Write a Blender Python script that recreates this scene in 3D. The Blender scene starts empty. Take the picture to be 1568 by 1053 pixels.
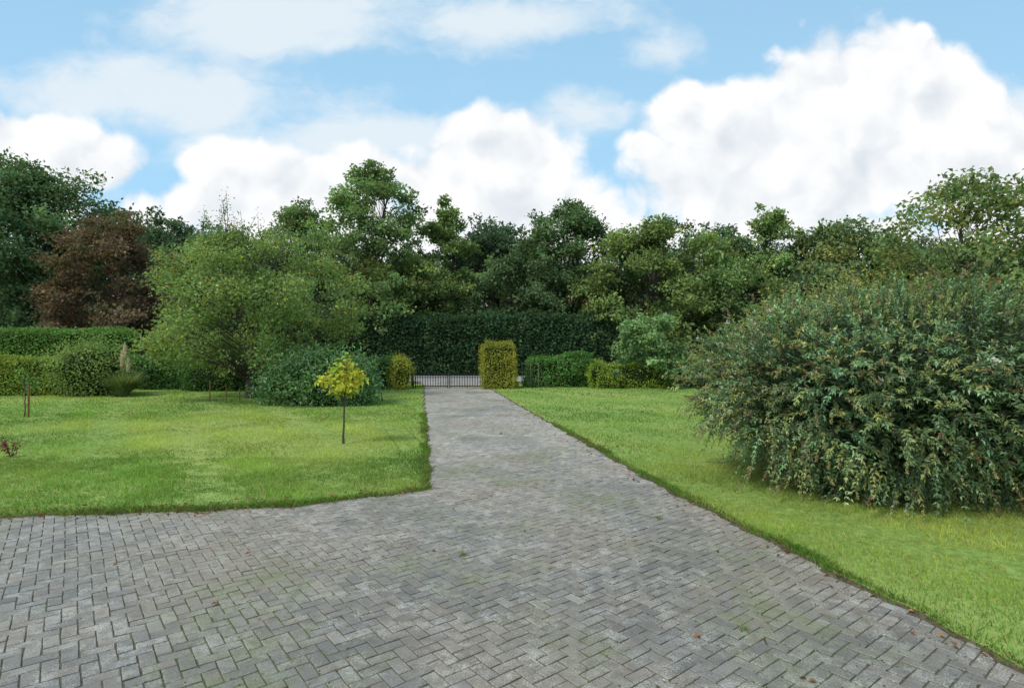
import bpy, math, numpy as np
from mathutils import Vector
R=np.random.RandomState
scene=bpy.context.scene
scene.view_settings.view_transform='Standard'
try: scene.view_settings.look='None'
except: pass
scene.view_settings.exposure=0
PI=math.pi

# ---------------------------------------------------------------- materials
def newmat(name):
    m=bpy.data.materials.new(name); m.use_nodes=True
    nt=m.node_tree; nt.nodes.clear()
    out=nt.nodes.new('ShaderNodeOutputMaterial')
    return m,nt,out
def N(nt,t,**k):
    n=nt.nodes.new(t)
    for a,b in k.items(): setattr(n,a,b)
    return n
def L(nt,a,b): nt.links.new(a,b)

def leaf_material(name,trans=0.35,gloss=0.0,rough=0.45):
    m,nt,out=newmat(name)
    at=N(nt,'ShaderNodeAttribute',attribute_name='tint')
    bs=N(nt,'ShaderNodeBsdfDiffuse')
    L(nt,at.outputs['Color'],bs.inputs['Color'])
    tr=N(nt,'ShaderNodeBsdfTranslucent')
    mx=N(nt,'ShaderNodeMix',data_type='RGBA'); mx.blend_type='MULTIPLY'
    mx.inputs[0].default_value=1; mx.inputs[7].default_value=(1.25,1.2,0.75,1)
    L(nt,at.outputs['Color'],mx.inputs[6]); L(nt,mx.outputs[2],tr.inputs['Color'])
    ms=N(nt,'ShaderNodeMixShader'); ms.inputs[0].default_value=trans
    L(nt,bs.outputs[0],ms.inputs[1]); L(nt,tr.outputs[0],ms.inputs[2])
    sh=ms.outputs[0]
    if gloss>0:
        gl=N(nt,'ShaderNodeBsdfGlossy'); gl.inputs['Roughness'].default_value=rough
        m2=N(nt,'ShaderNodeMixShader'); m2.inputs[0].default_value=gloss
        L(nt,sh,m2.inputs[1]); L(nt,gl.outputs[0],m2.inputs[2]); sh=m2.outputs[0]
    L(nt,sh,out.inputs[0])
    return m
LEAF=leaf_material('leaf_foliage')
GLEAF=leaf_material('glossy_leaf',0.3,0.045)
GRASSB=leaf_material('grass_blade',0.4)

def noisy_material(name,c1,c2,scale,rough=0.9,bump=0.4,c3=None,scale3=1.0,detail=4):
    m,nt,out=newmat(name)
    tc=N(nt,'ShaderNodeNewGeometry')
    n=N(nt,'ShaderNodeTexNoise'); n.inputs['Scale'].default_value=scale; n.inputs['Detail'].default_value=detail
    L(nt,tc.outputs['Position'],n.inputs['Vector'])
    cr=N(nt,'ShaderNodeValToRGB')
    cr.color_ramp.elements[0].position=0.35; cr.color_ramp.elements[0].color=(*c1,1)
    cr.color_ramp.elements[1].position=0.68; cr.color_ramp.elements[1].color=(*c2,1)
    L(nt,n.outputs['Fac'],cr.inputs[0])
    col=cr.outputs[0]
    if c3:
        n3=N(nt,'ShaderNodeTexNoise'); n3.inputs['Scale'].default_value=scale3; n3.inputs['Detail'].default_value=4
        L(nt,tc.outputs['Position'],n3.inputs['Vector'])
        mr=N(nt,'ShaderNodeMapRange'); mr.inputs[1].default_value=0.42; mr.inputs[2].default_value=0.65
        L(nt,n3.outputs['Fac'],mr.inputs[0])
        mx=N(nt,'ShaderNodeMix',data_type='RGBA'); L(nt,mr.outputs[0],mx.inputs[0])
        L(nt,col,mx.inputs[6]); mx.inputs[7].default_value=(*c3,1); col=mx.outputs[2]
    bs=N(nt,'ShaderNodeBsdfPrincipled'); bs.inputs['Roughness'].default_value=rough
    bs.inputs['Specular IOR Level'].default_value=0.2
    L(nt,col,bs.inputs['Base Color'])
    if bump>0:
        b=N(nt,'ShaderNodeBump'); b.inputs['Strength'].default_value=bump; b.inputs['Distance'].default_value=0.02
        L(nt,n.outputs['Fac'],b.inputs['Height']); L(nt,b.outputs[0],bs.inputs['Normal'])
    L(nt,bs.outputs[0],out.inputs[0])
    return m
def flat_noise(name,c1,c2,scale):
    m,nt,out=newmat(name); tc=N(nt,'ShaderNodeNewGeometry')
    n=N(nt,'ShaderNodeTexNoise'); n.inputs['Scale'].default_value=scale; n.inputs['Detail'].default_value=2
    L(nt,tc.outputs['Position'],n.inputs['Vector'])
    mx=N(nt,'ShaderNodeMix',data_type='RGBA'); L(nt,n.outputs['Fac'],mx.inputs[0]); mx.inputs[6].default_value=(*c1,1); mx.inputs[7].default_value=(*c2,1)
    d=N(nt,'ShaderNodeBsdfDiffuse'); L(nt,mx.outputs[2],d.inputs[0]); L(nt,d.outputs[0],out.inputs[0]); return m
BARK=flat_noise('bark',(0.03,0.026,0.02),(0.16,0.145,0.11),9)
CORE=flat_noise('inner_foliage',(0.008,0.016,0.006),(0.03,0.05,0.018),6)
SOIL=noisy_material('soil',(0.055,0.042,0.028),(0.13,0.10,0.065),25,1,0.6)
JOINT=noisy_material('joint_sand_moss',(0.080,0.071,0.056),(0.150,0.132,0.105),18,1,0.4,(0.085,0.11,0.034),0.9)
TURF=noisy_material('lawn_turf',(0.13,0.215,0.04),(0.25,0.35,0.085),14,1,0.8,(0.29,0.34,0.09),0.25)
FIELD=noisy_material('field_grass',(0.06,0.11,0.03),(0.11,0.17,0.045),2,1,0.3)
ROAD=noisy_material('road_asphalt',(0.22,0.215,0.21),(0.33,0.32,0.31),30,0.9,0.3)
IRON=noisy_material('black_iron',(0.010,0.010,0.012),(0.022,0.022,0.024),40,0.6,0)
WOOD=noisy_material('stake_wood',(0.13,0.065,0.035),(0.28,0.14,0.07),30,0.85,0.3)
GREYWOOD=noisy_material('weathered_wood',(0.10,0.09,0.075),(0.22,0.20,0.17),30,0.9,0.3)
WHITE=noisy_material('white_paint',(0.7,0.7,0.68),(0.82,0.82,0.8),20,0.6,0)

def brick_material():
    m,nt,out=newmat('concrete_paver')
    g=N(nt,'ShaderNodeNewGeometry'); at=N(nt,'ShaderNodeAttribute',attribute_name='tint')
    def noise(s,d,r=0.5):
        n=N(nt,'ShaderNodeTexNoise'); n.inputs['Scale'].default_value=s; n.inputs['Detail'].default_value=d; n.inputs['Roughness'].default_value=r
        L(nt,g.outputs['Position'],n.inputs['Vector']); return n
    def mr(src,a,b,c=0,d=1):
        x=N(nt,'ShaderNodeMapRange'); x.inputs[1].default_value=a; x.inputs[2].default_value=b; x.inputs[3].default_value=c; x.inputs[4].default_value=d
        L(nt,src,x.inputs[0]); return x.outputs[0]
    def mul(a,b):
        x=N(nt,'ShaderNodeMath',operation='MULTIPLY')
        for i,v in enumerate((a,b)):
            if isinstance(v,float): x.inputs[i].default_value=v
            else: L(nt,v,x.inputs[i])
        return x.outputs[0]
    def mix(f,a,b,mode='MIX'):
        x=N(nt,'ShaderNodeMix',data_type='RGBA'); x.blend_type=mode
        if isinstance(f,float): x.inputs[0].default_value=f
        else: L(nt,f,x.inputs[0])
        for i,v in ((6,a),(7,b)):
            if isinstance(v,tuple): x.inputs[i].default_value=(*v,1)
            else: L(nt,v,x.inputs[i])
        return x.outputs[2]
    grit=noise(110,3,0.7); big=noise(0.5,4); mid=noise(4.0,5,0.7); big2=noise(0.8,3); blot=noise(13,3,.6)
    col=at.outputs['Color']
    col=mix(mr(big.outputs['Fac'],0.46,0.60,0,0.6),col,(0.26,0.215,0.165))
    col=mix(mr(big.outputs['Fac'],0.48,0.37,0,0.40),col,(0.135,0.128,0.118))
    lich=mr(grit.outputs['Fac'],0.51,0.60); patch=mr(mid.outputs['Fac'],0.48,0.62); bl=mr(blot.outputs['Fac'],.47,.6)
    col=mix(mul(mul(patch,bl),0.5),col,(0.39,0.375,0.335))
    col=mix(mul(mul(lich,mr(mid.outputs['Fac'],.43,.61,.10,1)),0.7),col,(0.56,0.54,0.48))
    col=mix(mr(grit.outputs['Fac'],0.46,0.36,0,0.65),col,(0.068,0.060,0.048))
    col=mix(mr(blot.outputs['Fac'],.5,.35,0,.45),col,(0.125,0.104,0.075))
    col=mix(mul(mr(big2.outputs['Fac'],0.48,0.64,0,0.7),mr(mid.outputs['Fac'],.4,.58)),col,(0.14,0.155,0.065))
    bs=N(nt,'ShaderNodeBsdfPrincipled'); L(nt,col,bs.inputs['Base Color'])
    L(nt,mr(big.outputs['Fac'],0.38,0.6,0.45,0.8),bs.inputs['Roughness']); bs.inputs['Specular IOR Level'].default_value=0.4
    b=N(nt,'ShaderNodeBump'); b.inputs['Strength'].default_value=0.7; b.inputs['Distance'].default_value=0.004
    L(nt,grit.outputs['Fac'],b.inputs['Height']); L(nt,b.outputs[0],bs.inputs['Normal'])
    L(nt,bs.outputs[0],out.inputs[0]); return m
PAVER=brick_material()

# ---------------------------------------------------------------- mesh builder
class MB:
    def __init__(s): s.v=[];s.f=[];s.m=[];s.c=[];s.n=0;s.sm=[]
    def add(s,v,f,mat=0,col=(0.1,0.1,0.1),smooth=False):
        v=np.asarray(v,dtype=np.float32); f=np.asarray(f,dtype=np.int32)
        c=np.asarray(col,dtype=np.float32)
        if c.ndim==1: c=np.tile(c,(len(v),1))
        s.v.append(v); s.f.append(f+s.n); s.m.append(np.full(len(f),mat,dtype=np.int32)); s.sm.append(np.full(len(f),smooth)); s.c.append(c); s.n+=len(v)
    def build(s,name,mats,loc=(0,0,0)):
        V=np.concatenate(s.v)-np.array(loc,dtype=np.float32)
        C=np.concatenate(s.c); C=np.hstack([C,np.ones((len(C),1),dtype=np.float32)])
        me=bpy.data.meshes.new(name)
        loops=np.concatenate([f.ravel() for f in s.f])
        tot=np.concatenate([np.full(len(f),f.shape[1]) for f in s.f])
        st=np.concatenate([[0],np.cumsum(tot)[:-1]])
        me.vertices.add(len(V)); me.vertices.foreach_set('co',V.astype(np.float32).ravel())
        me.loops.add(len(loops)); me.loops.foreach_set('vertex_index',loops.astype(np.int32))
        me.polygons.add(len(tot)); me.polygons.foreach_set('loop_start',st.astype(np.int32))
        me.polygons.foreach_set('material_index',np.concatenate(s.m).astype(np.int32))
        me.update(calc_edges=True)
        me.polygons.foreach_set('use_smooth',np.concatenate(s.sm).astype(bool))
        a=me.attributes.new('tint','FLOAT_COLOR','POINT'); a.data.foreach_set('color',C.astype(np.float32).ravel())
        for m in mats: me.materials.append(m)
        me.validate()
        o=bpy.data.objects.new(name,me); o.location=loc
        bpy.context.collection.objects.link(o)
        return o
    def tube(s,path,rad,sides=6,mat=1,col=(0.1,0.1,0.1)):
        p=np.asarray(path,float); r=np.asarray(rad,float)
        t=np.gradient(p,axis=0); t/=np.linalg.norm(t,axis=1,keepdims=True)+1e-9
        ref=np.array([0.93,0.31,0.2]) if abs(t[:,2]).mean()>0.5 else np.array([0.1,0.2,1.0])
        a=np.cross(t,ref); a/=np.linalg.norm(a,axis=1,keepdims=True)+1e-9
        b=np.cross(t,a)
        th=np.linspace(0,2*PI,sides,endpoint=False)
        v=p[:,None]+r[:,None,None]*(np.cos(th)[None,:,None]*a[:,None]+np.sin(th)[None,:,None]*b[:,None])
        M=len(p); i=np.arange(M-1)[:,None]*sides; j=np.arange(sides)[None]; k=(j+1)%sides
        f=np.stack([i+j,i+k,i+sides+k,i+sides+j],-1).reshape(-1,4)
        s.add(v.reshape(-1,3),f,mat,col,True)
    def box(s,x0,x1,y0,y1,z0,z1,mat=0,col=(0.1,0.1,0.1)):
        v=[(x0,y0,z0),(x1,y0,z0),(x1,y1,z0),(x0,y1,z0),(x0,y0,z1),(x1,y0,z1),(x1,y1,z1),(x0,y1,z1)]
        f=[(3,2,1,0),(4,5,6,7),(0,1,5,4),(1,2,6,5),(2,3,7,6),(3,0,4,7)]
        s.add(v,f,mat,col)

def unit(a): return a/(np.linalg.norm(a,axis=-1,keepdims=True)+1e-9)
def leaves(mb,pos,axis,nrm,length,width,col,mat=0,fold=0.12):
    a=unit(axis); b=unit(np.cross(nrm,a)); n=np.cross(a,b)
    l=np.asarray(length)[:,None]; w=np.asarray(width)[:,None]
    v=np.stack([pos, pos+a*l*0.45+b*w*0.5+n*w*fold*2, pos+a*l-n*l*0.08, pos+a*l*0.45-b*w*0.5+n*w*fold*2],1)
    k=len(pos); f=np.arange(k*4).reshape(k,4)
    c=np.repeat(col,4,axis=0)
    mb.add(v.reshape(-1,3),f,mat,c)
def rdir(r,n): return unit(r.normal(size=(n,3)))
def lump(p,f=1.0,seed=0):
    r=R(seed+77); s=np.zeros(len(p))
    for i in range(7):
        k=r.normal(size=3); k/=np.linalg.norm(k); k*=f*(1+0.45*i)
        s+=np.sin(p@k+r.uniform(0,6.28))/(1+0.35*i)
    return s/2.6
def tints(r,n,base,var=0.22,hue=0.12):
    base=np.asarray(base)
    k=np.exp(r.normal(0,var,size=(n,1))); h=r.normal(0,hue,size=(n,1))
    c=base[None]*k; c=c*np.hstack([1+h,np.ones((n,1)),1-h*0.5])
    return np.clip(c,0.003,0.9)
TG=2.6

# ---------------------------------------------------------------- trees
def tree(name,x,y,h,w,cb=1.0,seed=0,tint=(0.05,0.09,0.025),nleaf=14000,ls=0.2,nclump=70,shape='round',trunk=0.2,depth=0.85,clr=0.12,spread=0.35,alt=None,lean=0.0,yellow=0.0,bark=(0.1,0.1,0.1),g=TG,limb=1.0,inner=0.25,wob_=0.015,ctv=0.23):
    r=R(seed*13+5); mb=MB()
    if shape=='round': prof=lambda t: np.clip(1-np.abs((t-0.40)/0.62)**2.6,0.0,1)**0.5
    elif shape=='tall': prof=lambda t: np.clip(1-np.abs((t-0.34)/0.68)**2.0,0.0,1)**0.62
    elif shape=='oval': prof=lambda t: np.clip(1-np.abs((t-0.45)/0.57)**2.1,0.0,1)**0.55
    elif shape=='cone': prof=lambda t: np.clip(np.minimum(t*4+.35,1.08-t*.85),0.05,1)
    else: prof=lambda t: np.clip(0.35+0.9*t,0,1)*np.sqrt(np.clip(1.02-t**3,0,1))
    tt=np.linspace(0,1,200); wt=prof(tt)+0.25; wt[tt>.8]*=1.5; cdf=np.cumsum(wt)/wt.sum()
    t=np.interp(r.uniform(0,1,nclump),cdf,tt)
    th=(np.arange(nclump)*2.39996+r.uniform(-.5,.5,nclump))%(2*PI)
    fr=np.where(r.uniform(size=nclump)<inner,r.uniform(0.1,0.75,nclump),r.uniform(0.78,1.0,nclump))
    top_c=t>0.85; fr[top_c]=np.sqrt(r.uniform(0.0,1,int(top_c.sum())))
    cr=clr*w*r.uniform(0.65,1.35,nclump)
    lob=1+0.13*np.sin(th*3+seed)+0.10*np.sin(th*5+t*9+seed*2)+0.10*np.sin(t*11+seed*3+th)
    rad=np.maximum(w/2*prof(t)*np.clip(lob,0.7,1.25)-cr*0.5,0.02)*fr
    cz=cb+cr*0.5+t*(h-cb-cr*1.3)
    C=np.stack([np.cos(th)*rad+lean*t,np.sin(th)*rad*depth,cz],1)
    sm=r.uniform(size=nclump)<0.22; C[sm]+=(unit(C[sm]-[0,0,cb+(h-cb)*.35])*cr[sm][:,None]*r.uniform(.3,1.0,(int(sm.sum()),1))); cr[sm]*=0.6
    top=h*0.80; m=9; s=np.linspace(0,1,m)
    wob=np.cumsum(r.normal(0,wob_*h,size=(m,2)),axis=0); wob[0]=0
    tp=np.stack([wob[:,0]+lean*s*0.8,wob[:,1],s*top],1); tr=trunk*(1-0.85*s)+0.008; tr[0]*=1.35
    mb.tube(tp,tr,8,1,bark)
    for i in range(nclump):
        c=C[i]; hz=np.clip(c[2]-r.uniform(0.25,0.5)*np.hypot(c[0],c[1])-0.1*h,cb*0.5+0.1,top*0.95)
        q=hz/top; b=np.array([np.interp(q,s,tp[:,0]),np.interp(q,s,tp[:,1]),hz])
        u=np.linspace(0,1,5)[:,None]
        mid=(b+c)/2+r.normal(0,0.03*w,3)+np.array([0,0,0.04*w])
        P=(1-u)**2*b+2*u*(1-u)*mid+u**2*c
        r0=trunk*(0.30*(1-q)+0.06)*r.uniform(0.5,1.1)*limb
        mb.tube(P,np.linspace(r0,0.005+0.002*h*0.3,5),4,1,bark)
    per=np.maximum(1,(nleaf*(cr**2)/(cr**2).sum())).astype(int)
    idx=np.repeat(np.arange(nclump),per); n=len(idx)
    d=rdir(r,n)
    K=10; sub=rdir(r,nclump*K).reshape(nclump,K,3); sub[:,:,2]=sub[:,:,2]*.8+.15
    sp=sub[idx,r.randint(0,K,n)]
    off=sp*r.uniform(0.45,1.0,(n,1))*0.85+d*(r.uniform(0,1,(n,1))**0.5)*spread*1.3
    off[:,2]*=0.75
    pos=C[idx]+off*cr[idx][:,None]
    pos[:,2]=np.maximum(pos[:,2],0.05)
    out=unit(pos-np.array([0,0,cb+(h-cb)*0.4]))
    ax=unit(rdir(r,n)+out*0.5+np.array([0,0,-0.35]))
    nr=unit(rdir(r,n)*0.8+out*0.6+np.array([0,0,0.7]))
    ct=np.exp(r.normal(0,ctv,nclump))
    col=tints(r,n,tint,0.18,0.09)*ct[idx][:,None]
    if alt is not None:
        pick=(r.uniform(size=nclump)<0.3)[idx]&(r.uniform(size=n)<0.7)
        col[pick]=tints(r,int(pick.sum()),alt,0.2,0.08)
    if yellow>0:
        pk=r.uniform(size=n)<yellow
        col[pk]=tints(r,int(pk.sum()),(0.2,0.19,0.03),0.25,0.1)
    sz=ls*r.uniform(0.6,1.35,n)
    leaves(mb,pos,ax,nr,sz,sz*r.uniform(0.5,0.8,n),np.clip(col*g,0.003,0.6))
    o=mb.build(name,[LEAF,BARK]); o.location=(x,y,0)
    return o

# ---------------------------------------------------------------- shrubs / hedges
HG=1.7
def hedge(name,x0,x1,y0,y1,z,seed,tint,n,ls=0.09,rough=0.07,round_=0.12,alt=None,asp=0.55,ang=0.0,wave=0.06,g=HG):
    r=R(seed*7+3); mb=MB(); cx,cy=(x0+x1)/2,(y0+y1)/2; a,b=(x1-x0)/2,(y1-y0)/2
    A=np.array([2*a*z,2*a*z*.6,2*b*z,2*b*z,4*a*b*1.3]); cnt=(n*A/A.sum()).astype(int)
    P=[];Nn=[]
    for i,c in enumerate(cnt):
        u=r.uniform(-1,1,c); v=r.uniform(0,1,c)
        if i==0: p=np.stack([u*a,-b+0*u,v*z],1); nn=(0,-1,0)
        elif i==1: p=np.stack([u*a,b+0*u,v*z],1); nn=(0,1,0)
        elif i==2: p=np.stack([-a+0*u,u*b,v*z],1); nn=(-1,0,0)
        elif i==3: p=np.stack([a+0*u,u*b,v*z],1); nn=(1,0,0)
        else: p=np.stack([u*a,(v*2-1)*b,z+0*u],1); nn=(0,0,1)
        P.append(p);Nn.append(np.tile(nn,(c,1)))
    P=np.concatenate(P);Nn=np.concatenate(Nn).astype(float); m=len(P)
    lm=lump(P+np.array([x0,y0,0]),2.2,seed)
    topf=P[:,2]/z
    P[:,0]*=1-round_*np.clip(topf-0.75,0,1)*min(1,1.0/a); P[:,1]*=1-round_*3*np.clip(topf-0.75,0,1)*min(1,0.6/b)
    P+=Nn*(lm*wave+r.normal(0,rough,m)-0.02)[:,None]
    P[:,2]+=topf*lump(np.stack([P[:,0]+x0,P[:,1],0*P[:,0]],1),1.3,seed+9)*wave
    up=r.uniform(size=m)<0.04*(topf>0.95); P[up,2]+=r.uniform(0,0.12,int(up.sum()))
    P[:,2]=np.maximum(P[:,2],0.02)
    col=tints(r,m,tint,0.24,0.1)*np.exp(lump(P+x0,3.0,seed+4)*0.18)[:,None]
    if alt is not None:
        gg=lump(P+x0,1.5,seed+30)+r.normal(0,0.5,m)>0.45; col[gg]=tints(r,int(gg.sum()),alt,0.2,0.08)
    sz=ls*r.uniform(0.6,1.3,m)
    leaves(mb,P,unit(rdir(r,m)+Nn*0.6+np.array([0,0,0.1])),unit(rdir(r,m)*0.8+Nn*0.8+np.array([0,0,.4])),sz,sz*asp,np.clip(col*g,0.003,.6))
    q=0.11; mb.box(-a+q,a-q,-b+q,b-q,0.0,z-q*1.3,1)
    o=mb.build(name,[LEAF,CORE]); o.location=(cx,cy,0); o.rotation_euler=(0,0,ang); return o

def shrub(name,x,y,rx,ry,h,seed,tint,n,ls=0.1,alt=None,asp=0.5,lumpy=0.14,shaggy=0.12,zc=0.42,g=HG,mat=None):
    r=R(seed*11+1); mb=MB()
    def surf(d):
        cz=h*zc; rz=np.where(d[:,2]>0,h-cz,cz*1.25)
        p=d*np.stack([np.full(len(d),rx),np.full(len(d),ry),rz],1)
        s=1+lumpy*lump(d*2.4+seed,1.0,seed)+lumpy*0.6*lump(d*6,1.0,seed+3)
        p=p*s[:,None]; p[:,2]+=cz; return p
    d=rdir(r,n); p=surf(d); p=p*1.0+d*r.normal(-0.03,shaggy,(n,1))
    sp=r.uniform(size=n)<0.10; p[sp]+=d[sp]*r.uniform(0,0.2,(int(sp.sum()),1))*h*0.35
    ok=p[:,2]>0.0; p=p[ok]; d=d[ok]; m=len(p)
    col=tints(r,m,tint,0.24,0.1)*np.exp(lump(d*7,1.0,seed+5)*0.2)[:,None]
    if alt is not None:
        gg=lump(d*4,1.0,seed+8)+r.normal(0,0.5,m)>0.5; col[gg]=tints(r,int(gg.sum()),alt,0.2,0.08)
    sz=ls*r.uniform(0.6,1.3,m)
    leaves(mb,p,unit(rdir(r,m)+d*0.7),unit(rdir(r,m)*0.8+d*0.6+np.array([0,0,.5])),sz,sz*asp,np.clip(col*g,0.003,.6))
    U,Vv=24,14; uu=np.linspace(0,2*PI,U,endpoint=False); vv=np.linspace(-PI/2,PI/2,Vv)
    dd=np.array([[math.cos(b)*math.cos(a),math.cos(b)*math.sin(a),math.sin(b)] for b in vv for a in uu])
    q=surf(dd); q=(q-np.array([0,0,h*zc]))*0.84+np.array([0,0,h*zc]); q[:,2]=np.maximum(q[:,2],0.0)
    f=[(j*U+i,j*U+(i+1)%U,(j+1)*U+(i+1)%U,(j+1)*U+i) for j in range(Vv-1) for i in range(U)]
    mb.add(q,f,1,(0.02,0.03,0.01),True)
    for i in range(10):
        a=r.uniform(0,6.28); e=np.array([math.cos(a)*rx*0.7,math.sin(a)*ry*0.7,h*0.8])
        mb.tube(np.array([[e[0]*.1,e[1]*.1,0],[e[0]*.5,e[1]*.5,h*.45],e]),[0.03,0.02,0.008],5,2)
    o=mb.build(name,[mat or LEAF,CORE,BARK]); o.location=(x,y,0); return o

# ---------------------------------------------------------------- layout of drive
RE_y=np.array([-4,2,3.3,4.6,6.37,7.52,26,32]); RE_x=np.array([6.2,3.5,3.0,2.72,2.31,2.04,-1.08,-2.1])
def xr(y): return np.interp(y,RE_y,RE_x)+0.02*np.sin(y*5.1)+0.015*np.sin(y*12.7+1)
def xl(y): return -1.115-(y-7.52)*0.16+0.022*np.sin(y*4.3+2)+0.02*np.sin(y*11.1)
FE_x=np.array([-40,-14,-5.66,-3.98,-2.72,-1.97,-1.115,0]); FE_y=np.array([3.6,5.4,6.29,6.49,6.7,7.04,7.52,8.1])
def yf(x): return np.interp(x,FE_x,FE_y)+0.025*np.sin(x*5.7)+0.02*np.sin(x*13.1+.5)
def in_left(x,y): return (x<xl(y))&(y>yf(x))
def in_right(x,y): return x>xr(y)
GATE_Y=25.5

mb=MB(); S=600; mb.add([(-S,-S,0),(S,-S,0),(S,S,0),(-S,S,0)],[(0,1,2,3)],0); mb.build('ground',[FIELD])
mb=MB()
ys=np.linspace(-3.5,31,120)
v=[];f=[]
for y in ys:
    lx=-40 if y<8.2 else float(xl(y))-0.4
    v+= [(lx,y,0.010),(float(xr(y))+0.4,y,0.010)]
for i in range(len(ys)-1): f.append((2*i,2*i+1,2*i+3,2*i+2))
mb.add(v,f,0); mb.build('paving_bed',[JOINT])
mb=MB(); mb.add([(-60,30.5,0.014),(60,30.5,0.014),(60,36.3,0.014),(-60,36.3,0.014)],[(0,1,2,3)],0); mb.build('road',[ROAD])

def lawn(name,edge,far):
    mb=MB(); n=len(edge); Z=0.03
    e=np.array(edge); f_=np.array(far)
    k=10; rows=[]
    for j in range(k+1):
        t=(j/k)**1.6
        rows.append(np.hstack([e*(1-t)+f_*t,np.full((n,1),Z)]))
    V=np.concatenate(rows); F=[(j*n+i,j*n+i+1,(j+1)*n+i+1,(j+1)*n+i) for j in range(k) for i in range(n-1)]
    mb.add(V,F,0)
    tdir=unit(np.gradient(e,axis=0)); nn=np.stack([tdir[:,1],-tdir[:,0]],1)
    side=np.sign(((f_-e)*nn).sum(1))[:,None]
    o=e-nn*side*(0.07+0.03*np.sin(np.arange(n)*.9)[:,None]+.02*np.sin(np.arange(n)*2.3)[:,None])
    V2=np.concatenate([np.hstack([e,np.full((n,1),Z)]),np.hstack([o,np.full((n,1),0.012)])])
    mb.add(V2,[(i,i+1,n+i+1,n+i) for i in range(n-1)],1)
    mb.build(name,[TURF,SOIL])
yy=np.linspace(-3,28,320)
lawn('lawn',[(float(xr(y)),y) for y in yy],[(45,y) for y in yy])
xx=np.linspace(-40,-1.16,300); yy2=np.linspace(7.56,28,240)
edge=[(x,float(yf(x))) for x in xx]+[(float(xl(y)),y) for y in yy2]
fa=[(x,28.0) for x in np.linspace(-40,-8,300)]+[(x,28.0) for x in np.linspace(-7.97,-4.45,240)]
lawn('lawn',edge,fa)

# pavers: herringbone
mb=MB(); r=R(4); BW=0.09; ANG=math.radians(38); ca,sa=math.cos(ANG),math.sin(ANG)
K=480
I,J=np.meshgrid(np.arange(-K,K),np.arange(-K,K),indexing='ij'); lab=(I-J)%4
for lb,(lx,ly) in ((0,(2,1)),(3,(1,2))):
    i=I[lab==lb]; j=J[lab==lb]
    cx=(i+lx/2)*BW; cy=(j+ly/2)*BW
    X=cx*ca-cy*sa; Y=cx*sa+cy*ca+8
    ok=(Y>0.8)&(Y<30.4)&(X<xr(Y)+0.05)&((X>xl(Y)-0.05)|(Y<yf(X)+0.06))&(X>-9.5)
    X=X[ok];Y=Y[ok]
    P0=np.stack([X,Y,0*X],1); X=X+0.012*lump(P0,1.1,21); Y=Y+0.012*lump(P0,1.1,22); m=len(X)
    hx=lx*BW/2-0.0022; hy=ly*BW/2-0.0022; bv=0.004
    zt=0.017+np.clip(r.normal(0,0.0013,m),-.0025,.003)+0.0012*lump(P0,0.9,3)
    rot=ANG+r.normal(0,0.02,m); tx=r.normal(0,0.016,m); ty=r.normal(0,0.016,m)
    loc=np.array([(-hx,-hy),(hx,-hy),(hx,hy),(-hx,hy)]); inn=np.array([(-hx+bv,-hy+bv),(hx-bv,-hy+bv),(hx-bv,hy-bv),(-hx+bv,hy-bv)])
    pts=np.concatenate([loc,inn,loc]); dz=np.array([-0.003]*4+[0]*4+[-0.016]*4)
    c,s_=np.cos(rot)[:,None],np.sin(rot)[:,None]
    px=pts[None,:,0]; py=pts[None,:,1]
    wear=1-r.uniform(0,.05,(m,12)); px=px*wear; py=py*wear
    V=np.stack([X[:,None]+px*c-py*s_,Y[:,None]+px*s_+py*c,zt[:,None]+dz[None]+px*tx[:,None]+py*ty[:,None]],-1)
    base=np.arange(m)[:,None,None]*12
    F=np.array([(4,5,6,7),(0,1,5,4),(1,2,6,5),(2,3,7,6),(3,0,4,7),(8,9,1,0),(9,10,2,1),(10,11,3,2),(11,8,0,3)])[None]
    shade=np.exp(r.normal(0,0.13,(m,1))); pal=np.array([(0.222,0.203,0.176),(0.245,0.222,0.19),(0.20,0.187,0.168),(0.235,0.203,0.168)])[r.randint(0,4,m)]
    far=(1+0.60*np.clip((Y-5.0)/8,0,1))[:,None]   # far bricks paler: sheen at grazing view painted into their colour
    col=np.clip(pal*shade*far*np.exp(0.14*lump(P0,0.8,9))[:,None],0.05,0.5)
    mb.add(V.reshape(-1,3),(base+F).reshape(-1,4),0,np.repeat(col,12,axis=0))
mb.build('paved_driveway',[PAVER])

# ---------------------------------------------------------------- grass
mb=MB(); r=R(8)
def lawn_col(r,P,m):
    big=lump(P,0.30,5); sm=lump(P,2.2,6); tuft=lump(P,7,16); br=lump(P,0.9,41)
    col=tints(r,m,(0.180,0.315,0.060),0.22,0.13)
    yl=np.clip(0.9*big+0.12+0.5*br+0.30*np.exp(-((P[:,1]-12)/3.5)**2),0,0.95)[:,None]; col=col*(1-yl)+tints(r,m,(0.45,0.49,0.12),.16,.08)*yl
    gr=np.clip(1.1*lump(P,0.6,52)-.05+.30*(1/(1+np.exp((P[:,1]-8.5)*2))),0,.9)[:,None]; col=col*(1-gr)+tints(r,m,(0.10,0.225,0.045),.22,.08)*gr
    col*=np.exp(0.26*sm)[:,None]*np.exp(0.26*tuft)[:,None]
    dry=r.uniform(size=m)<0.09; col[dry]=tints(r,int(dry.sum()),(0.44,0.37,0.20),0.2,0.05)
    return np.clip(col,.003,.75),tuft
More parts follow.
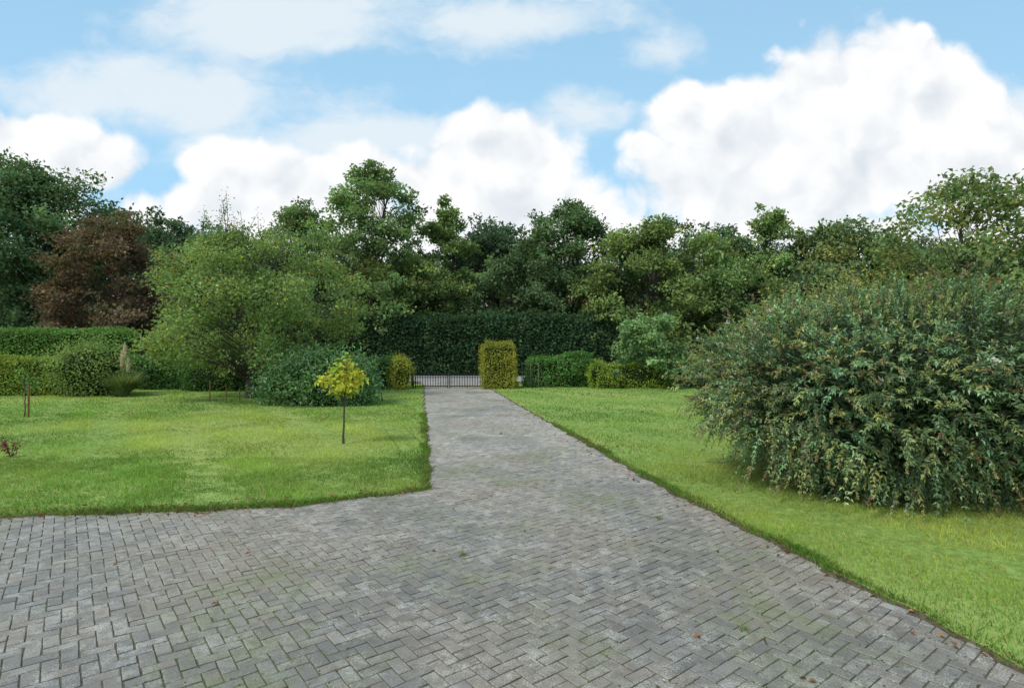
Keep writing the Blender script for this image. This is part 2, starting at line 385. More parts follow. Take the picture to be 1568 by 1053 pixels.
def grass(n,x0,x1,y0,y1,hgt,wid,cond,soft=1.5):
    x=r.uniform(x0,x1,n); y=r.uniform(y0,y1,n)+r.normal(0,soft,n)*(r.uniform(size=n)<.5); ok=cond(x,y); x=x[ok];y=y[ok]
    ok=(np.abs(x)<y*1.15+2.5)&(y<27.5); x=x[ok];y=y[ok]
    P=np.stack([x,y,np.full(len(x),0.02)],1); kp=lump(P,3.3,91)+r.normal(0,.6,len(x))>-0.75; P=P[kp]; m=len(P)
    col,tuft=lawn_col(r,P,m)
    a=r.uniform(0,2*PI,m); ln=np.abs(r.normal(0.45,0.4,m))
    tip=np.stack([np.cos(a)*ln,np.sin(a)*ln,np.ones(m)],1)
    H=hgt*r.uniform(0.4,1.4,m)*(1+0.6*tuft)
    b=r.uniform(0,2*PI,m); sd=np.stack([np.cos(b),np.sin(b)*0.5,0*b],1)
    W=wid*r.uniform(0.6,1.3,m)
    top=P+tip*H[:,None]; midp=P+tip*H[:,None]*0.5*np.array([0.7,0.7,1.15])
    V=np.stack([P-sd*W[:,None]*.5,P+sd*W[:,None]*.5,midp+sd*W[:,None]*.4,top,midp-sd*W[:,None]*.4],1)
    F=np.arange(m)[:,None]*5+np.arange(5)[None]
    mb.add(V.reshape(-1,3),F,0,np.repeat(col,5,axis=0))
grass(180000,1.2,10,2.0,9,0.048,0.006,in_right)
grass(180000,-11,-1,6,9.5,0.045,0.0055,in_left)
grass(150000,-19,-1,8,16,0.042,0.011,in_left,2)
grass(100000,-0.5,17,8,16,0.042,0.011,in_right,2)
grass(120000,-32,-2,14,27.5,0.045,0.022,in_left,2)
grass(80000,-2,26,14,27.5,0.045,0.022,in_right,2)
def fringe(xs,ys,m,hh=0.07,sp=.035):
    i=r.randint(0,len(xs),m); x=xs[i]+r.normal(0,sp,m); y=ys[i]+r.normal(0,sp,m)
    P=np.stack([x,y,np.full(m,0.012)],1); a=r.uniform(0,2*PI,m); ln=np.abs(r.normal(0.6,0.5,m))
    tip=np.stack([np.cos(a)*ln,np.sin(a)*ln,np.ones(m)],1); H=hh*r.uniform(0.4,1.2,m)*(1+.6*lump(P,4,61))
    b=r.uniform(0,PI,m); sd=np.stack([np.cos(b),np.sin(b)*.5,0*b],1); W=0.006*r.uniform(.6,1.4,m)
    V=np.stack([P-sd*W[:,None]*.5,P+sd*W[:,None]*.5,P+tip*H[:,None]*.55*np.array([.7,.7,1.15])+sd*W[:,None]*.4,P+tip*H[:,None],P+tip*H[:,None]*.55*np.array([.7,.7,1.15])-sd*W[:,None]*.4],1)
    col=tints(r,m,(0.14,0.25,0.045),0.28,0.15); dry=r.uniform(size=m)<0.25+.25*lump(P,1.5,62); col[dry]=tints(r,int(dry.sum()),(0.28,0.21,0.11),0.2,0.05)
    mb.add(V.reshape(-1,3),np.arange(m)[:,None]*5+np.arange(5)[None],0,np.repeat(col,5,axis=0))
q=np.linspace(2,14,4000); fringe(xr(q)+.03,q,15000,.06)
q=np.linspace(-10,-1.12,3000); fringe(q,yf(q)+.02,15000,0.06,.05)
q=np.linspace(7.52,16,3000); fringe(xl(q)-.02,q,9000,.06)
for k in range(70):
    wx=r.uniform(-6,3); wy=r.uniform(2.4,14)
    if in_left(wx,wy) or in_right(wx,wy): continue
    fringe(np.full(3,wx),np.full(3,wy),14 if k%9 else 40,0.014 if k%9 else .03,.018)
mm=14000; gx=r.uniform(-7,3,mm); gy=r.uniform(2.4,16,mm)
keep=(~in_left(gx,gy))&(~in_right(gx,gy))&(lump(np.stack([gx,gy,0*gx],1),1.2,71)>0.25)
gx=gx[keep];gy=gy[keep]
u_=((gx*ca+(gy-8)*sa)/BW); v_=((-gx*sa+(gy-8)*ca)/BW); pick=r.uniform(size=len(gx))<.5
u2=np.where(pick,np.round(u_),u_)*BW; v2=np.where(pick,v_,np.round(v_))*BW
gx=u2*ca-v2*sa; gy=u2*sa+v2*ca+8; P=np.stack([gx,gy,np.full(len(gx),.0185)],1); m=len(P)
leaves(mb,P+r.normal(0,.003,(m,3))*[1,1,.1],rdir(r,m)*[1,1,.15],np.tile([0.,0.,1.],(m,1))+r.normal(0,.2,(m,3)),r.uniform(.010,.022,m),r.uniform(.008,.013,m),tints(r,m,(0.14,0.165,0.05),.25,.12))
mb.build('grass',[GRASSB])

mb=MB(); r=R(31)
n=420; x=r.uniform(-9,4,n); y=r.uniform(2.3,20,n)
e=r.uniform(size=n)
x2=np.where(e<0.3,xr(y)-np.abs(r.normal(0,0.2,n)),x); ok=((e<0.3)|(r.uniform(size=n)<0.35))&~in_left(x2,y)&~in_right(x2,y); x=x2[ok];y=y[ok]
xa=r.uniform(-8,-1.2,260); ya=yf(xa)+r.normal(0.0,0.10,260); x=np.append(x,xa);y=np.append(y,ya); m=len(x)
z=np.where(in_left(x,y)|in_right(x,y),0.06,0.024); ax=rdir(r,m); ax[:,2]*=0.15
leaves(mb,np.stack([x,y,z+r.uniform(0,.01,m)],1),ax,np.tile([0.,0.,1.],(m,1))+r.normal(0,.2,(m,3)),r.uniform(.03,.07,m),r.uniform(.02,.04,m),tints(r,m,(0.22,0.12,0.06),.35,.15),fold=0.2)
mb.build('fallen_leaves',[LEAF])

# ---------------------------------------------------------------- woodland
G1=(0.064,0.094,0.043); G2=(0.050,0.078,0.042); G3=(0.080,0.110,0.039); G4=(0.040,0.065,0.037)  # blue raised in the woodland greens here and below, imitating distance haze
tree('oak_tree',-31.8,38,14.3,14.5,0.6,1,(0.049,0.078,0.037),50000,0.26,230,'round',trunk=0.42)
tree('copper_beech_tree',-23.4,33.5,9.6,7.6,0.3,2,(0.078,0.056,0.037),26000,0.2,150,'round',trunk=0.25,alt=(0.066,0.066,0.036),g=2.6)
tree('maple_tree',-33,54,14.6,9,2,3,G2,16000,0.32,120,'round',trunk=0.3)
tree('maple_tree',-25.5,50,12.6,11,1,4,G1,20000,0.3,140,'round',trunk=0.3)
tree('birch_tree',-17.2,46,13.6,9,1,5,(0.070,0.102,0.042),24000,0.26,150,'oval',trunk=0.25)
tree('ash_tree',-9.9,40,15.0,10,1.2,6,(0.080,0.118,0.048),29000,0.24,190,'tall',trunk=0.26,bark=(0.15,.14,.11),clr=.09)
tree('ash_tree',-5.2,43,12.9,7.2,0.6,7,(0.086,0.124,0.046),17000,0.24,110,'tall',trunk=0.2,clr=.105)
tree('oak_tree',-1.2,48,12.4,12,0.3,8,G4,26000,0.3,160,'round',trunk=0.35)
tree('oak_tree',4.4,42,13.0,9.6,0.3,9,(0.056,0.088,0.040),30000,0.26,170,'tall',trunk=0.32)
tree('oak_tree',9.8,38.6,10.8,9.6,1.3,10,G3,25000,0.24,150,'round',trunk=0.36,bark=(.04,.04,.03),yellow=.03,clr=.105)
tree('lime_tree',15.6,44,11.4,9.5,0.3,11,G2,21000,0.27,130,'round',trunk=0.3)
tree('lime_tree',18.9,42,12.3,7.8,0.3,12,(0.082,0.116,0.044),18000,0.25,120,'tall',trunk=0.24,alt=(0.12,0.14,0.045),clr=.105)
tree('oak_tree',23.0,40,10.9,11,0.3,13,G1,28000,0.26,160,'round',trunk=0.32,alt=(0.11,0.115,0.04))
tree('oak_tree',30,41,10.0,10.5,0.3,14,G2,22000,0.27,140,'round',trunk=0.3)
tree('oak_tree',37,38,9.4,11,0.3,15,G1,20000,0.28,120,'round',trunk=0.3)
tree('hazel_tree',-8.3,40.4,8.6,9.5,1.0,21,(0.082,0.112,0.038),22000,0.2,130,'round',trunk=0.16,alt=(0.105,0.122,0.042),g=2.3)
tree('hazel_tree',-15,37.5,8.4,8.5,0.1,22,(0.044,0.070,0.037),20000,0.2,120,'round',trunk=0.16,g=1.9)
tree('hazel_tree',0.4,40.6,9.0,8.2,1.0,23,(0.052,0.080,0.039),18000,0.21,110,'oval',trunk=0.16)
tree('hawthorn_tree',6.0,40.6,7.9,7.6,1.0,24,(0.062,0.090,0.039),17000,0.21,100,'round',trunk=0.15,alt=(0.10,0.08,0.045))
tree('hawthorn_tree',14.4,37.8,8.2,9.2,0.1,25,(0.07,0.104,0.039),18000,0.21,110,'round',trunk=0.15)
tree('hawthorn_tree',20.9,36.8,7.0,9,0.1,26,(0.048,0.074,0.038),17000,0.21,110,'round',trunk=0.15)
tree('hawthorn_tree',28,36,6.8,9.5,0.1,27,G3,17000,0.21,110,'round',trunk=0.15,alt=(0.12,0.12,0.04))
tree('hazel_tree',-19.6,39,8.2,9,0.1,28,(0.040,0.066,0.036),16000,0.23,100,'round',trunk=0.16,g=1.9)
def wood_mass():
    mb=MB(); r=R(90); n=150000
    m=90; cx=np.linspace(-60,68,m)+r.normal(0,1,m); cy=r.uniform(54,64,m); ch=r.uniform(9.0,12.6,m)
    ch[(cx<-34)]+=1.0
    i=r.randint(0,m,n); d=rdir(r,n); s=r.uniform(0.7,1.03,n)
    rad=np.stack([np.full(n,2.9),np.full(n,2.9),ch[i]/2],1)
    P=np.stack([cx[i],cy[i],ch[i]/2],1)+d*rad*(s*(1+.18*lump(d*4+i[:,None],1.,2)))[:,None]
    ok=P[:,2]>0.1;P=P[ok];d=d[ok];k=len(P)
    sz=.45*r.uniform(.6,1.3,k)
    leaves(mb,P,unit(rdir(r,k)+d*.4),unit(rdir(r,k)+d*.5+[0,0,.6]),sz,sz*.65,tints(r,k,(0.115,0.18,0.12),.22,.08)*np.exp(r.normal(0,.15,m))[i[ok]][:,None])  # bluish leaf tint has the distance haze painted in
    for j in range(m): mb.tube(np.array([[cx[j],cy[j],0],[cx[j]+.2,cy[j],ch[j]*.4],[cx[j],cy[j]+.2,ch[j]*.85]]),[.25,.18,.05],6,1)
    mb.build('distant_woodland',[LEAF,BARK])
wood_mass()
hedge('ivy_hedge',-11.5,8.6,36.7,38.0,3.7,40,(0.042,0.080,0.038),42000,0.19,rough=.14,wave=.20,asp=.7,g=1.6)
hedge('ivy_hedge',8.6,20,38.2,40.2,3.2,43,(0.045,0.082,0.038),16000,0.22,rough=.22,wave=.35,asp=.7)
hedge('ivy_hedge',-50,-11.5,40.5,42.5,4.2,41,(0.045,0.075,0.038),26000,0.26,rough=.25,wave=.35,asp=.7)
hedge('ivy_hedge',20,56,38.5,40.5,3.6,42,(0.045,0.082,0.038),24000,0.25,rough=.25,wave=.35,asp=.7)

# ---------------------------------------------------------------- garden hedges
hedge('clipped_hedge',-34,-18.6,27,28.4,2.6,50,(0.10,0.18,0.05),34000,0.12)
hedge('beech_hedge',-26,-17.2,21.4,22.6,1.42,51,(0.17,0.215,0.045),26000,0.09,alt=(0.10,0.16,0.04),wave=.1)
shrub('garden_shrub',-16.2,21.8,1.2,0.9,1.9,52,(0.14,0.195,0.065),9000,0.10,alt=(0.18,0.23,0.08),lumpy=.3,shaggy=.24)
hedge('laurel_hedge',-17,-10.0,24.4,25.5,1.25,53,(0.07,0.135,0.05),17000,0.11,wave=.12)
hedge('laurel_hedge',-10.1,-5.25,24.8,25.8,1.30,54,(0.06,0.12,0.045),12000,0.11,wave=.12)
shrub('golden_privet',-4.85,24.9,0.42,0.42,1.4,55,(0.24,0.25,0.045),4500,0.07,zc=.5,lumpy=.1)
hedge('topiary_hedge_pillar',-1.3,0.12,24.9,25.9,1.95,56,(0.19,0.205,0.045),15000,0.065,rough=.08,round_=.5,alt=(0.31,0.28,0.045),wave=.11)
hedge('laurel_hedge',0.75,3.75,25.9,26.9,1.30,57,(0.08,0.16,0.045),10000,0.10,wave=.2)
hedge('garden_hedge',3.7,7.2,25.2,26.1,1.12,58,(0.18,0.24,0.045),10000,0.08,wave=.24,alt=(0.09,0.17,0.04))
shrub('rose_shrub',9.0,26.5,1.6,.8,1.1,59,(0.08,0.135,0.045),6000,0.09)
tree('elder_tree',6.2,25.6,3.6,3.5,0.3,60,(0.105,0.160,0.070),10000,0.15,60,'round',trunk=0.06,clr=.15,g=2.1)
shrub('cherry_laurel',-6.15,18.6,1.75,1.05,1.58,61,(0.065,0.13,0.045),16000,0.12,alt=(0.10,0.185,0.06),lumpy=.22,shaggy=.2,mat=GLEAF)
shrub('garden_shrub',-12.4,24.0,1.6,.6,1.5,62,(0.06,0.115,0.04),6000,0.1)
hedge('field_hedge',10,44,27,28.2,2.3,63,(0.07,0.125,0.045),26000,0.14,wave=.25,rough=.12)

tree('apple_tree',-9.5,20.7,6.2,7.2,1.05,70,(0.110,0.157,0.056),30000,0.11,210,'round',trunk=0.15,clr=0.068,alt=(0.14,0.172,0.060),yellow=.05,spread=.7,depth=.9,limb=.6,inner=.30,g=2.1,ctv=.14)
def twigs():
    mb=MB(); r=R(71)
    for k in range(34):
        a=r.uniform(0,6.28); b=np.array([math.cos(a)*1.3,math.sin(a)*1.1,r.uniform(4.4,5.5)])
        e=b+np.array([r.normal(0,.5),r.normal(0,.4),r.uniform(.6,1.9)])
        mid=(b+e)/2+r.normal(0,.1,3); P=np.array([b,mid,e]); mb.tube(P,[.018,.011,.004],4,1)
        m=30; u=r.uniform(.1,1,m)[:,None]; pp=b*(1-u)+e*u+r.normal(0,.1,(m,3))
        leaves(mb,pp,rdir(r,m),rdir(r,m)+[0,0,.6],r.uniform(.06,.12,m),r.uniform(.04,.06,m),tints(r,m,(0.19,0.27,0.10),.2,.1))
    return mb.build('water_shoots',[LEAF,BARK])
tw=twigs(); tw.parent=bpy.data.objects['apple_tree']

tree('golden_catalpa_sapling',-3.23,10.9,1.70,0.98,0.95,72,(0.56,0.53,0.07),420,0.11,26,'cone',trunk=0.014,clr=0.15,alt=(0.32,0.42,0.07),spread=.8,g=1.15,limb=1.6,wob_=.004)
tree('young_fruit_tree',-12.95,15.1,1.35,.6,.5,75,(0.085,0.14,0.04),190,0.075,12,'oval',trunk=.008,clr=.2,spread=.7,g=2.2,wob_=.006)

tree('pear_tree',10.1,12.2,5.75,6.6,1.7,73,(0.085,0.118,0.045),11500,0.11,130,'vase',trunk=0.12,clr=0.066,alt=(0.12,0.13,0.042),spread=.6,bark=(.09,.08,.07),limb=.6,inner=.4,g=2.1)
shrub('dogwood_shrub',9.9,13.8,3.6,1.6,3.3,74,(0.15,0.175,0.055),26000,0.10,alt=(0.20,0.19,0.055),lumpy=.24,shaggy=.28)

# ---------------------------------------------------------------- big butterfly bush
def butterfly_bush():
    r=R(101); mb=MB()
    rx,ry,h=2.85,2.15,2.62; cz=1.2
    def surf(d):
        rz=np.where(d[:,2]>0,h-cz,cz*1.12)
        q=np.sign(d)*np.abs(d)**0.88; q=q/np.linalg.norm(q,axis=1,keepdims=True)
        p=q*np.stack([np.full(len(d),rx),np.full(len(d),ry),rz],1)
        s=1+0.16*lump(d*3,1.,11)+0.13*lump(d*8,1.,12)
        low=np.clip((0.1-d[:,2]),0,1); k=np.ones_like(p); k[:,:2]=(1-0.20*low)[:,None]
        return p*s[:,None]*k+np.array([0,0,cz])
    ns=5400
    d=rdir(r,ns*2); d=d[d[:,2]>-0.85][:ns]; ns=len(d)
    layer=r.uniform(0.74,1.0,ns)**0.7
    S=(surf(d)-[0,0,cz])*layer[:,None]+[0,0,cz]
    ok=S[:,2]>0.05; S=S[ok]; d=d[ok]; ns=len(S)
    ln=r.uniform(0.16,0.40,ns); lg=r.uniform(size=ns)<.12; ln[lg]*=1.7
    dr=unit(d*0.9+rdir(r,ns)*0.65+np.stack([0*ln,0*ln,0.45+1.1*np.clip(d[:,2],-.5,1)],1))
    T=9; tt=np.linspace(0,1,T)
    g=(0.2+0.5*r.uniform(size=ns))*(1.0-0.7*np.clip(d[:,2],0,1))
    path=S[:,None]+dr[:,None]*(ln[:,None,None]*tt[None,:,None])
    path[:,:,2]-=(g*ln)[:,None]*tt[None]**2*0.9
    path[:,:,2]=np.maximum(path[:,:,2],0.03)
    tan=unit(np.gradient(path,axis=1))
    bt=tints(r,ns,(0.155,0.243,0.108),.24,.08); bt=bt*np.exp(lump(d*5,1.,15)*.2)[:,None]
    warm=r.uniform(size=ns)<0.25; bt[warm]=tints(r,int(warm.sum()),(0.26,0.29,0.095),.2,.08)
    for k in range(1,T):
        for sgn in (-1,1,0):
            if sgn==0 and k<4: continue
            m=ns; t_=tan[:,k]; sd=unit(np.cross(t_,rdir(r,m)))
            ax=unit(t_*0.75+sd*(1 if sgn else .3)*0.9+np.array([0,0,0.05]))
            nr=unit(np.array([0,0,1.])+d*0.55+r.normal(0,.35,(m,3)))
            l=r.uniform(.055,.10,m)*(1.05-0.35*tt[k])
            c=bt*np.exp(r.normal(0,.18,(m,1)))*(1+0.25*tt[k])
            leaves(mb,path[:,k],ax,nr,l,l*r.uniform(.26,.38,m),np.clip(c,.003,.6),fold=.25)
    for i in range(0,ns,2):
        mb.tube(path[i,::4],[.006,.004,.002],3,2)
    sel=np.where((r.uniform(size=ns)<0.28)&(layer[ok]>.84))[0]
    for i in sel:
        b=path[i,-1]; L_=r.uniform(.09,.18); ax=unit(tan[i,-1]*.9+np.array([0,0,-.25])+r.normal(0,.2,3)); m=34
        u=r.uniform(0,1,m); p=b+ax*(u*L_)[:,None]+rdir(r,m)*(.014*(1-.6*u))[:,None]
        base=(0.30,0.20,0.10) if r.uniform()<.5 else (0.34,0.32,0.12)
        leaves(mb,p,rdir(r,m)+ax,rdir(r,m),np.full(m,.022),np.full(m,.014),tints(r,m,base,.25,.08))
    for i in np.where((d[:,2]>-.1)&(layer[ok]>.85)&(r.uniform(size=ns)<.009))[0]:
        m=36; p=path[i,-1]+tan[i,-1]*.03+r.normal(0,.017,(m,3)); leaves(mb,p,rdir(r,m),rdir(r,m),np.full(m,.025),np.full(m,.019),tints(r,m,(.76,.70,.67),.08,.02))
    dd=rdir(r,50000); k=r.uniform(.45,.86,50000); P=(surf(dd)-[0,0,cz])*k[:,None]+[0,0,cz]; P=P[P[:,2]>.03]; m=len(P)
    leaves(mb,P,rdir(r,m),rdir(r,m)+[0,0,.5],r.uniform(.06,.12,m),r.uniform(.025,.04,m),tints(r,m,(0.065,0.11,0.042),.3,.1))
    U,Vv=28,14
    dd=np.array([[math.cos(b)*math.cos(a),math.cos(b)*math.sin(a),math.sin(b)] for b in np.linspace(-PI/2,PI/2,Vv) for a in np.linspace(0,2*PI,U,endpoint=False)])
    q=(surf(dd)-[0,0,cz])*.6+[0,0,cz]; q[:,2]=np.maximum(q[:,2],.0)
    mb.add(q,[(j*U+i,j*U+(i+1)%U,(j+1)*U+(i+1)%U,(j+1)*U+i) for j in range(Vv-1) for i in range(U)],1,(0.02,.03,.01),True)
    for i in range(70):
        a=r.uniform(0,6.28); rr=r.uniform(.4,.9); hh=r.uniform(.5,2.1)
        e=np.array([math.cos(a)*rx*rr,math.sin(a)*ry*rr,hh]); b=np.array([math.cos(a)*.5,math.sin(a)*.4,0])
        mid=(b+e)/2+[0,0,.4]; mb.tube(np.array([b,(b+mid)/2+[0,0,.1],mid,e]),[.03,.024,.016,.007],5,2)
    o=mb.build('butterfly_bush',[GLEAF,CORE,BARK]); o.location=(5.4,7.95,0)
butterfly_bush()

# ---------------------------------------------------------------- gate
def gate():
    p=bpy.data.objects.new('iron_gate',None); bpy.context.collection.objects.link(p); p.location=(-2.83,GATE_Y,0)
    def part(name,mb):
        o=mb.build(name,[IRON]); o.parent=p
    for nm,a,b in (('left_leaf',-1.52,-0.02),('right_leaf',0.02,1.52)):
        mb=MB()
        for z0,z1 in ((.08,.13),(.61,.67),(.49,.52)): mb.box(a,b,-.018,.018,z0,z1)
        for x in (a,b-.045): mb.box(x,x+.045,-.022,.022,.04,.72)
        k=13
        for i in range(1,k):
            x=a+(b-a)*i/k; mb.box(x-.0125,x+.0125,-.0125,.0125,.13,.61)
            mb.tube(np.array([[x,0,.67],[x,0,.70],[x,0,.76]]),[.016,.018,.002],5,0)
        part(nm,mb)
    for nm,x in (('left_post',-1.62),('right_post',1.62)):
        mb=MB(); mb.box(x-.06,x+.06,-.06,.06,0,.95); mb.box(x-.075,x+.075,-.075,.075,.95,.98)
        mb.tube(np.array([[x,0,.98],[x,0,1.02],[x,0,1.06],[x,0,1.09]]),[.02,.045,.035,.003],8,0); part(nm,mb)
gate()

mb=MB()
for x in (.45,.85,1.2): mb.tube(np.array([[x,25.7,0],[x,25.7,.6],[x,25.7,1.15]]),[.02,.02,.02],6,0)
for z in (.25,.55,.85,1.1): mb.box(.2,1.25,25.69,25.70,z-.005,z+.005,0)
mb.build('wire_fence',[GREYWOOD])
mb=MB(); mb.box(.22,.26,25.1,25.14,0,.45,0); mb.box(.15,.33,25.06,25.1,.35,.52,1); mb.build('house_number_sign',[GREYWOOD,WHITE])
def stake(x,y,h,w=.028,mat=WOOD,cross=False):
    mb=MB(); mb.tube(np.array([[0,0,0],[.005,0,h*.5],[.0,.01,h-.04],[0,.01,h]]),[w,w,w*.95,w*.3],7,0)
    if cross: mb.box(-.2,.2,-.01,.01,h*.75,h*.75+.06,0)
    o=mb.build('wooden_stake',[mat]); o.location=(x,y,0)
stake(-12.75,15.0,.95,.024)
stake(-10.2,19.2,.7,.022); stake(-9.75,19.4,.6,.018)
stake(-9.1,19.0,.5,.02,GREYWOOD)
for i,x in enumerate((-14.6,-14.0,-13.4)): stake(x,26.0,1.55,.03,GREYWOOD,True)
def small_plant(name,x,y,h,w,tint,n,seed,ls=.06):
    r=R(seed); mb=MB()
    for i in range(7):
        a=r.uniform(0,6.28); e=np.array([math.cos(a)*w*.5*r.uniform(.3,1),math.sin(a)*w*.5,h*r.uniform(.6,1)])
        mb.tube(np.array([[0,0,0],e*.5+[0,0,.05],e]),[.008,.006,.002],4,1)
        m=n//7; u=r.uniform(.3,1,m)[:,None]; P=e*u+r.normal(0,.03,(m,3))
        leaves(mb,P,rdir(r,m)+[0,0,.2],rdir(r,m)+[0,0,.8],ls*r.uniform(.6,1.2,m),ls*.5*r.uniform(.6,1.2,m),tints(r,m,tint,.25,.1))
    o=mb.build(name,[LEAF,BARK]); o.location=(x,y,0)
small_plant('red_barberry',-8.45,9.6,.42,.3,(0.27,0.10,0.08),110,5)
def pampas():
    r=R(66); mb=MB(); m=1500
    a=r.uniform(0,6.28,m); P0=np.stack([np.cos(a)*.12,np.sin(a)*.12,0*a],1); l=r.uniform(.7,1.25,m)
    el=r.uniform(1.05,1.5,m); T=5; tt=np.linspace(0,1,T)
    dirh=np.stack([np.cos(a)*np.cos(el),np.sin(a)*np.cos(el),np.sin(el)],1)
    W=.012; sd=np.stack([-np.sin(a),np.cos(a),0*a],1)
    path=P0[:,None]+dirh[:,None]*(l[:,None,None]*tt[None,:,None]); path[:,:,:2]+=(np.stack([np.cos(a),np.sin(a)],1)[:,None]*.25*tt[None,:,None]**2.5); path[:,:,2]-=(.45*r.uniform(.2,1.2,m)*l)[:,None]*tt**2.5
    wv=(W*(1-tt**2)+.002)[None,:,None]
    V=np.concatenate([path-sd[:,None]*wv,path+sd[:,None]*wv],1)
    F=np.array([(j,T+j,T+j+1,j+1) for j in range(T-1)])[None]+np.arange(m)[:,None,None]*2*T
    mb.add(V.reshape(-1,3),F.reshape(-1,4),0,np.repeat(tints(r,m,(.20,.27,.11),.25,.1),2*T,axis=0))
    for k in range(3):
        x,y=[(.05,0),(-.12,.1),(.14,.05)][k]; h=[1.95,1.6,1.4][k]
        mb.tube(np.array([[x*.5,y,0],[x,y,h*.6],[x*1.1,y,h]]),[.01,.008,.004],5,0,(.3,.26,.15))
        q=300; u=r.uniform(0,1,q); sg=.035*np.sin(PI*(u*.9+.08)); p=np.stack([x+r.normal(0,1,q)*sg,y+r.normal(0,1,q)*sg,h-.5+.55*u],1)
        leaves(mb,p,rdir(r,q)*.5+[0,0,1],rdir(r,q),np.full(q,.07),np.full(q,.018),tints(r,q,(.72,.62,.5),.12,.05))
    o=mb.build('pampas_grass',[LEAF]); o.location=(-14.55,21.3,0)
pampas()

# ---------------------------------------------------------------- sun & sky
SUN=Vector((-0.62,-0.45,0.95)).normalized()
sd=bpy.data.lights.new('sun','SUN'); sd.energy=3.1; sd.angle=math.radians(12); sd.color=(1,0.94,0.85)
so=bpy.data.objects.new('sun',sd); bpy.context.collection.objects.link(so)
so.rotation_euler=SUN.to_track_quat('Z','Y').to_euler(); so.location=(-20,-20,40)
w=bpy.data.worlds.new('World'); scene.world=w; w.use_nodes=True; nt=w.node_tree; nt.nodes.clear()
out=N(nt,'ShaderNodeOutputWorld'); bg=N(nt,'ShaderNodeBackground'); bg.inputs[1].default_value=0.12
sky=N(nt,'ShaderNodeTexSky'); sky.sky_type='NISHITA'; sky.sun_disc=False
sky.sun_elevation=math.asin(SUN.z); sky.sun_rotation=math.atan2(SUN.x,SUN.y); sky.air_density=1.0; sky.dust_density=0.6; sky.ozone_density=2.0
tc=N(nt,'ShaderNodeTexCoord'); sx=N(nt,'ShaderNodeSeparateXYZ'); L(nt,tc.outputs['Generated'],sx.inputs[0])
def M(op,a,b=None,c=None,clamp=False):
    n=N(nt,'ShaderNodeMath',operation=op); n.use_clamp=clamp
    for i,v in enumerate((a,b,c)):
        if v is None: continue
        if isinstance(v,(int,float)): n.inputs[i].default_value=v
        else: L(nt,v,n.inputs[i])
    return n.outputs[0]
def VM(op,a,b):
    n=N(nt,'ShaderNodeVectorMath',operation=op)
    for i,v in enumerate((a,b)):
        if v is None: continue
        if isinstance(v,tuple): n.inputs[i].default_value=v
        else: L(nt,v,n.inputs[i])
    return n
def SS(x,a,b,lo=0.,hi=1.):
    n=N(nt,'ShaderNodeMapRange',interpolation_type='SMOOTHSTEP'); L(nt,x,n.inputs[0])
    for i,v in enumerate((a,b,lo,hi)): n.inputs[i+1].default_value=v
    return n.outputs[0]
ay=M('MAXIMUM',M('ABSOLUTE',sx.outputs[1]),0.2)
u=M('DIVIDE',sx.outputs[0],ay); v=M('DIVIDE',sx.outputs[2],ay)
cb=N(nt,'ShaderNodeCombineXYZ'); L(nt,u,cb.inputs[0]); L(nt,v,cb.inputs[1]); UV=cb.outputs[0]
CU=[(.65,.475,.16,.105),(.55,.46,.10,.08),(.75,.44,.09,.11),(.60,.36,.26,.15),(.86,.28,.2,.12),
    (.31,.40,.08,.065),(.41,.36,.14,.10),(.35,.28,.16,.11),(.24,.35,.05,.03),
    (-.05,.36,.09,.065),(.03,.33,.12,.10),(-.10,.29,.14,.09),(.0,.24,.24,.09),
    (-.52,.32,.085,.055),(-.38,.28,.17,.06),(-.26,.30,.11,.05),(-.45,.24,.3,.07),
    (-.88,.37,.12,.05),(-.78,.32,.17,.06),(-.95,.29,.2,.09),(0,.15,1.6,.10),(1.3,.4,.3,.2)]
WI=[(-.44,.57,.26,.085),(.03,.57,.17,.05),(.26,.52,.075,.03),(-.6,.44,.34,.07),(-.3,.36,.25,.05),(.12,.40,.10,.05),(0,1.5,2.2,.55),(.9,.42,.2,.04)]
def heap(vec,lst):
    acc=None
    for (cx,cy,a,b) in lst:
        d=VM('SUBTRACT',vec,(cx,cy,0)).outputs[0]; d=VM('MULTIPLY',d,(1/a,1/b,0)).outputs[0]
        l=N(nt,'ShaderNodeVectorMath',operation='LENGTH'); L(nt,d,l.inputs[0])
        sc=min(1.0,(min(a,b)/.09)**.5)
        e=M('MULTIPLY_ADD',l.outputs['Value'],-sc,sc)
        if acc is None: acc=e
        else:
            n=N(nt,'ShaderNodeMath',operation='SMOOTH_MAX'); L(nt,acc,n.inputs[0]); L(nt,e,n.inputs[1]); n.inputs[2].default_value=.15; acc=n.outputs[0]
    return acc
def noise(vec,s,d,r_=.55):
    n=N(nt,'ShaderNodeTexNoise',noise_dimensions='2D'); n.inputs['Scale'].default_value=s; n.inputs['Detail'].default_value=d; n.inputs['Roughness'].default_value=r_
    L(nt,vec,n.inputs['Vector']); return n
def voro(vec,s,sm=False):
    n=N(nt,'ShaderNodeTexVoronoi',voronoi_dimensions='2D'); n.feature='SMOOTH_F1' if sm else 'F1'; n.inputs['Scale'].default_value=s
    if sm: n.inputs['Smoothness'].default_value=.5
    L(nt,vec,n.inputs['Vector']); return n.outputs['Distance']
wv=VM('MULTIPLY',VM('SUBTRACT',noise(UV,10,3).outputs['Color'],(.5,.5,.5)).outputs[0],(.07,.07,0)).outputs[0]
V2=VM('ADD',UV,wv).outputs[0]
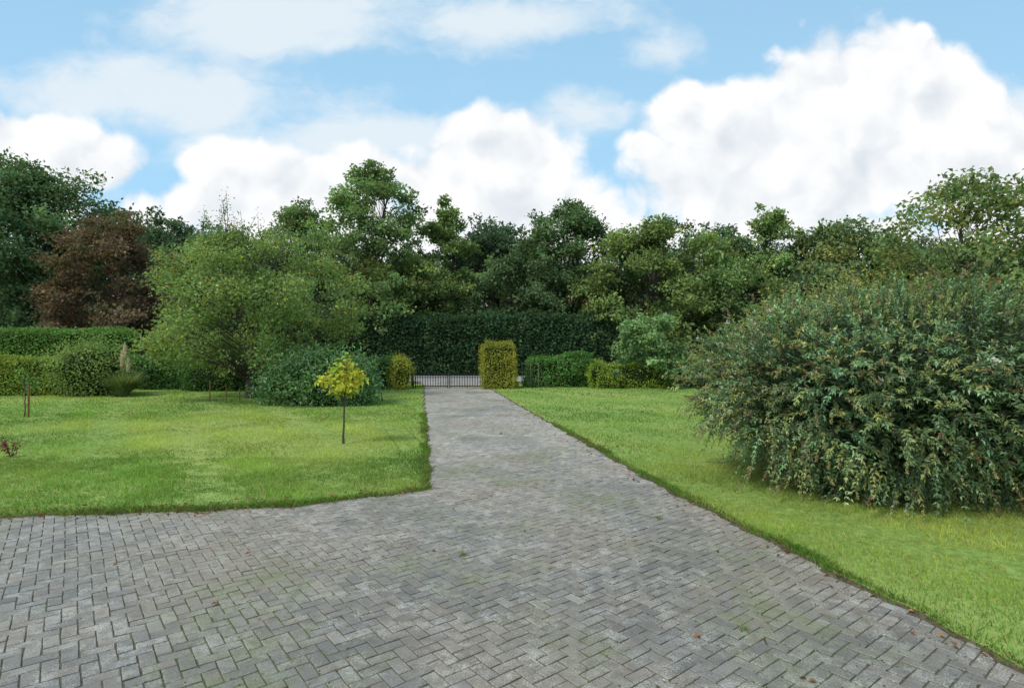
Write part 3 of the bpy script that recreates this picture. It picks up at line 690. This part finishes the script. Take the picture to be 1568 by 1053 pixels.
def puffs(v2):
    p=M('MULTIPLY_ADD',voro(v2,8,True),-.55,.25)
    p=M('ADD',p,M('MULTIPLY_ADD',voro(v2,21),-.20,.09))
    return M('ADD',p,M('MULTIPLY_ADD',noise(v2,4.5,6,.57).outputs['Fac'],.95,-.47))
n0=puffs(V2); n1=puffs(VM('ADD',V2,(-.02,.035,0)).outputs[0])
D0=M('ADD',heap(UV,CU),n0)
mask=SS(D0,-.08,.24)
lit=M('ADD',.70,M('MULTIPLY',M('SUBTRACT',n0,n1),1.15),clamp=True)
lit=M('SUBTRACT',lit,SS(D0,.3,1.2,0.,.32),clamp=True)
ccol=N(nt,'ShaderNodeMix',data_type='RGBA'); L(nt,SS(lit,.0,.85),ccol.inputs[0])
ccol.inputs[6].default_value=(5.9,6.45,7.0,1); ccol.inputs[7].default_value=(8.5,8.55,8.6,1)
wi=M('ADD',heap(UV,WI),M('MULTIPLY_ADD',noise(VM('MULTIPLY',V2,(.6,1.3,1)).outputs[0],7,5,.55).outputs['Fac'],2.0,-1.0))
wm=SS(wi,-.3,.6,0.,.82)
hz=N(nt,'ShaderNodeMix',data_type='RGBA'); L(nt,SS(v,.05,.75,.88,.68),hz.inputs[0]); L(nt,sky.outputs[0],hz.inputs[6]); hz.inputs[7].default_value=(3.7,6.5,8.8,1)
m1=N(nt,'ShaderNodeMix',data_type='RGBA'); L(nt,wm,m1.inputs[0]); L(nt,hz.outputs[2],m1.inputs[6]); m1.inputs[7].default_value=(7.2,7.7,8.0,1)
m2=N(nt,'ShaderNodeMix',data_type='RGBA'); L(nt,mask,m2.inputs[0]); L(nt,m1.outputs[2],m2.inputs[6]); L(nt,ccol.outputs[2],m2.inputs[7])
L(nt,m2.outputs[2],bg.inputs[0]); L(nt,bg.outputs[0],out.inputs[0])

cd=bpy.data.cameras.new('camera'); cd.sensor_width=36; cd.lens=20.0; cd.shift_y=0.0022; cd.clip_end=2000; cd.clip_start=.05
co=bpy.data.objects.new('camera',cd); bpy.context.collection.objects.link(co); co.location=(0,0,1.9); co.rotation_euler=(PI/2,0,0)
scene.camera=co
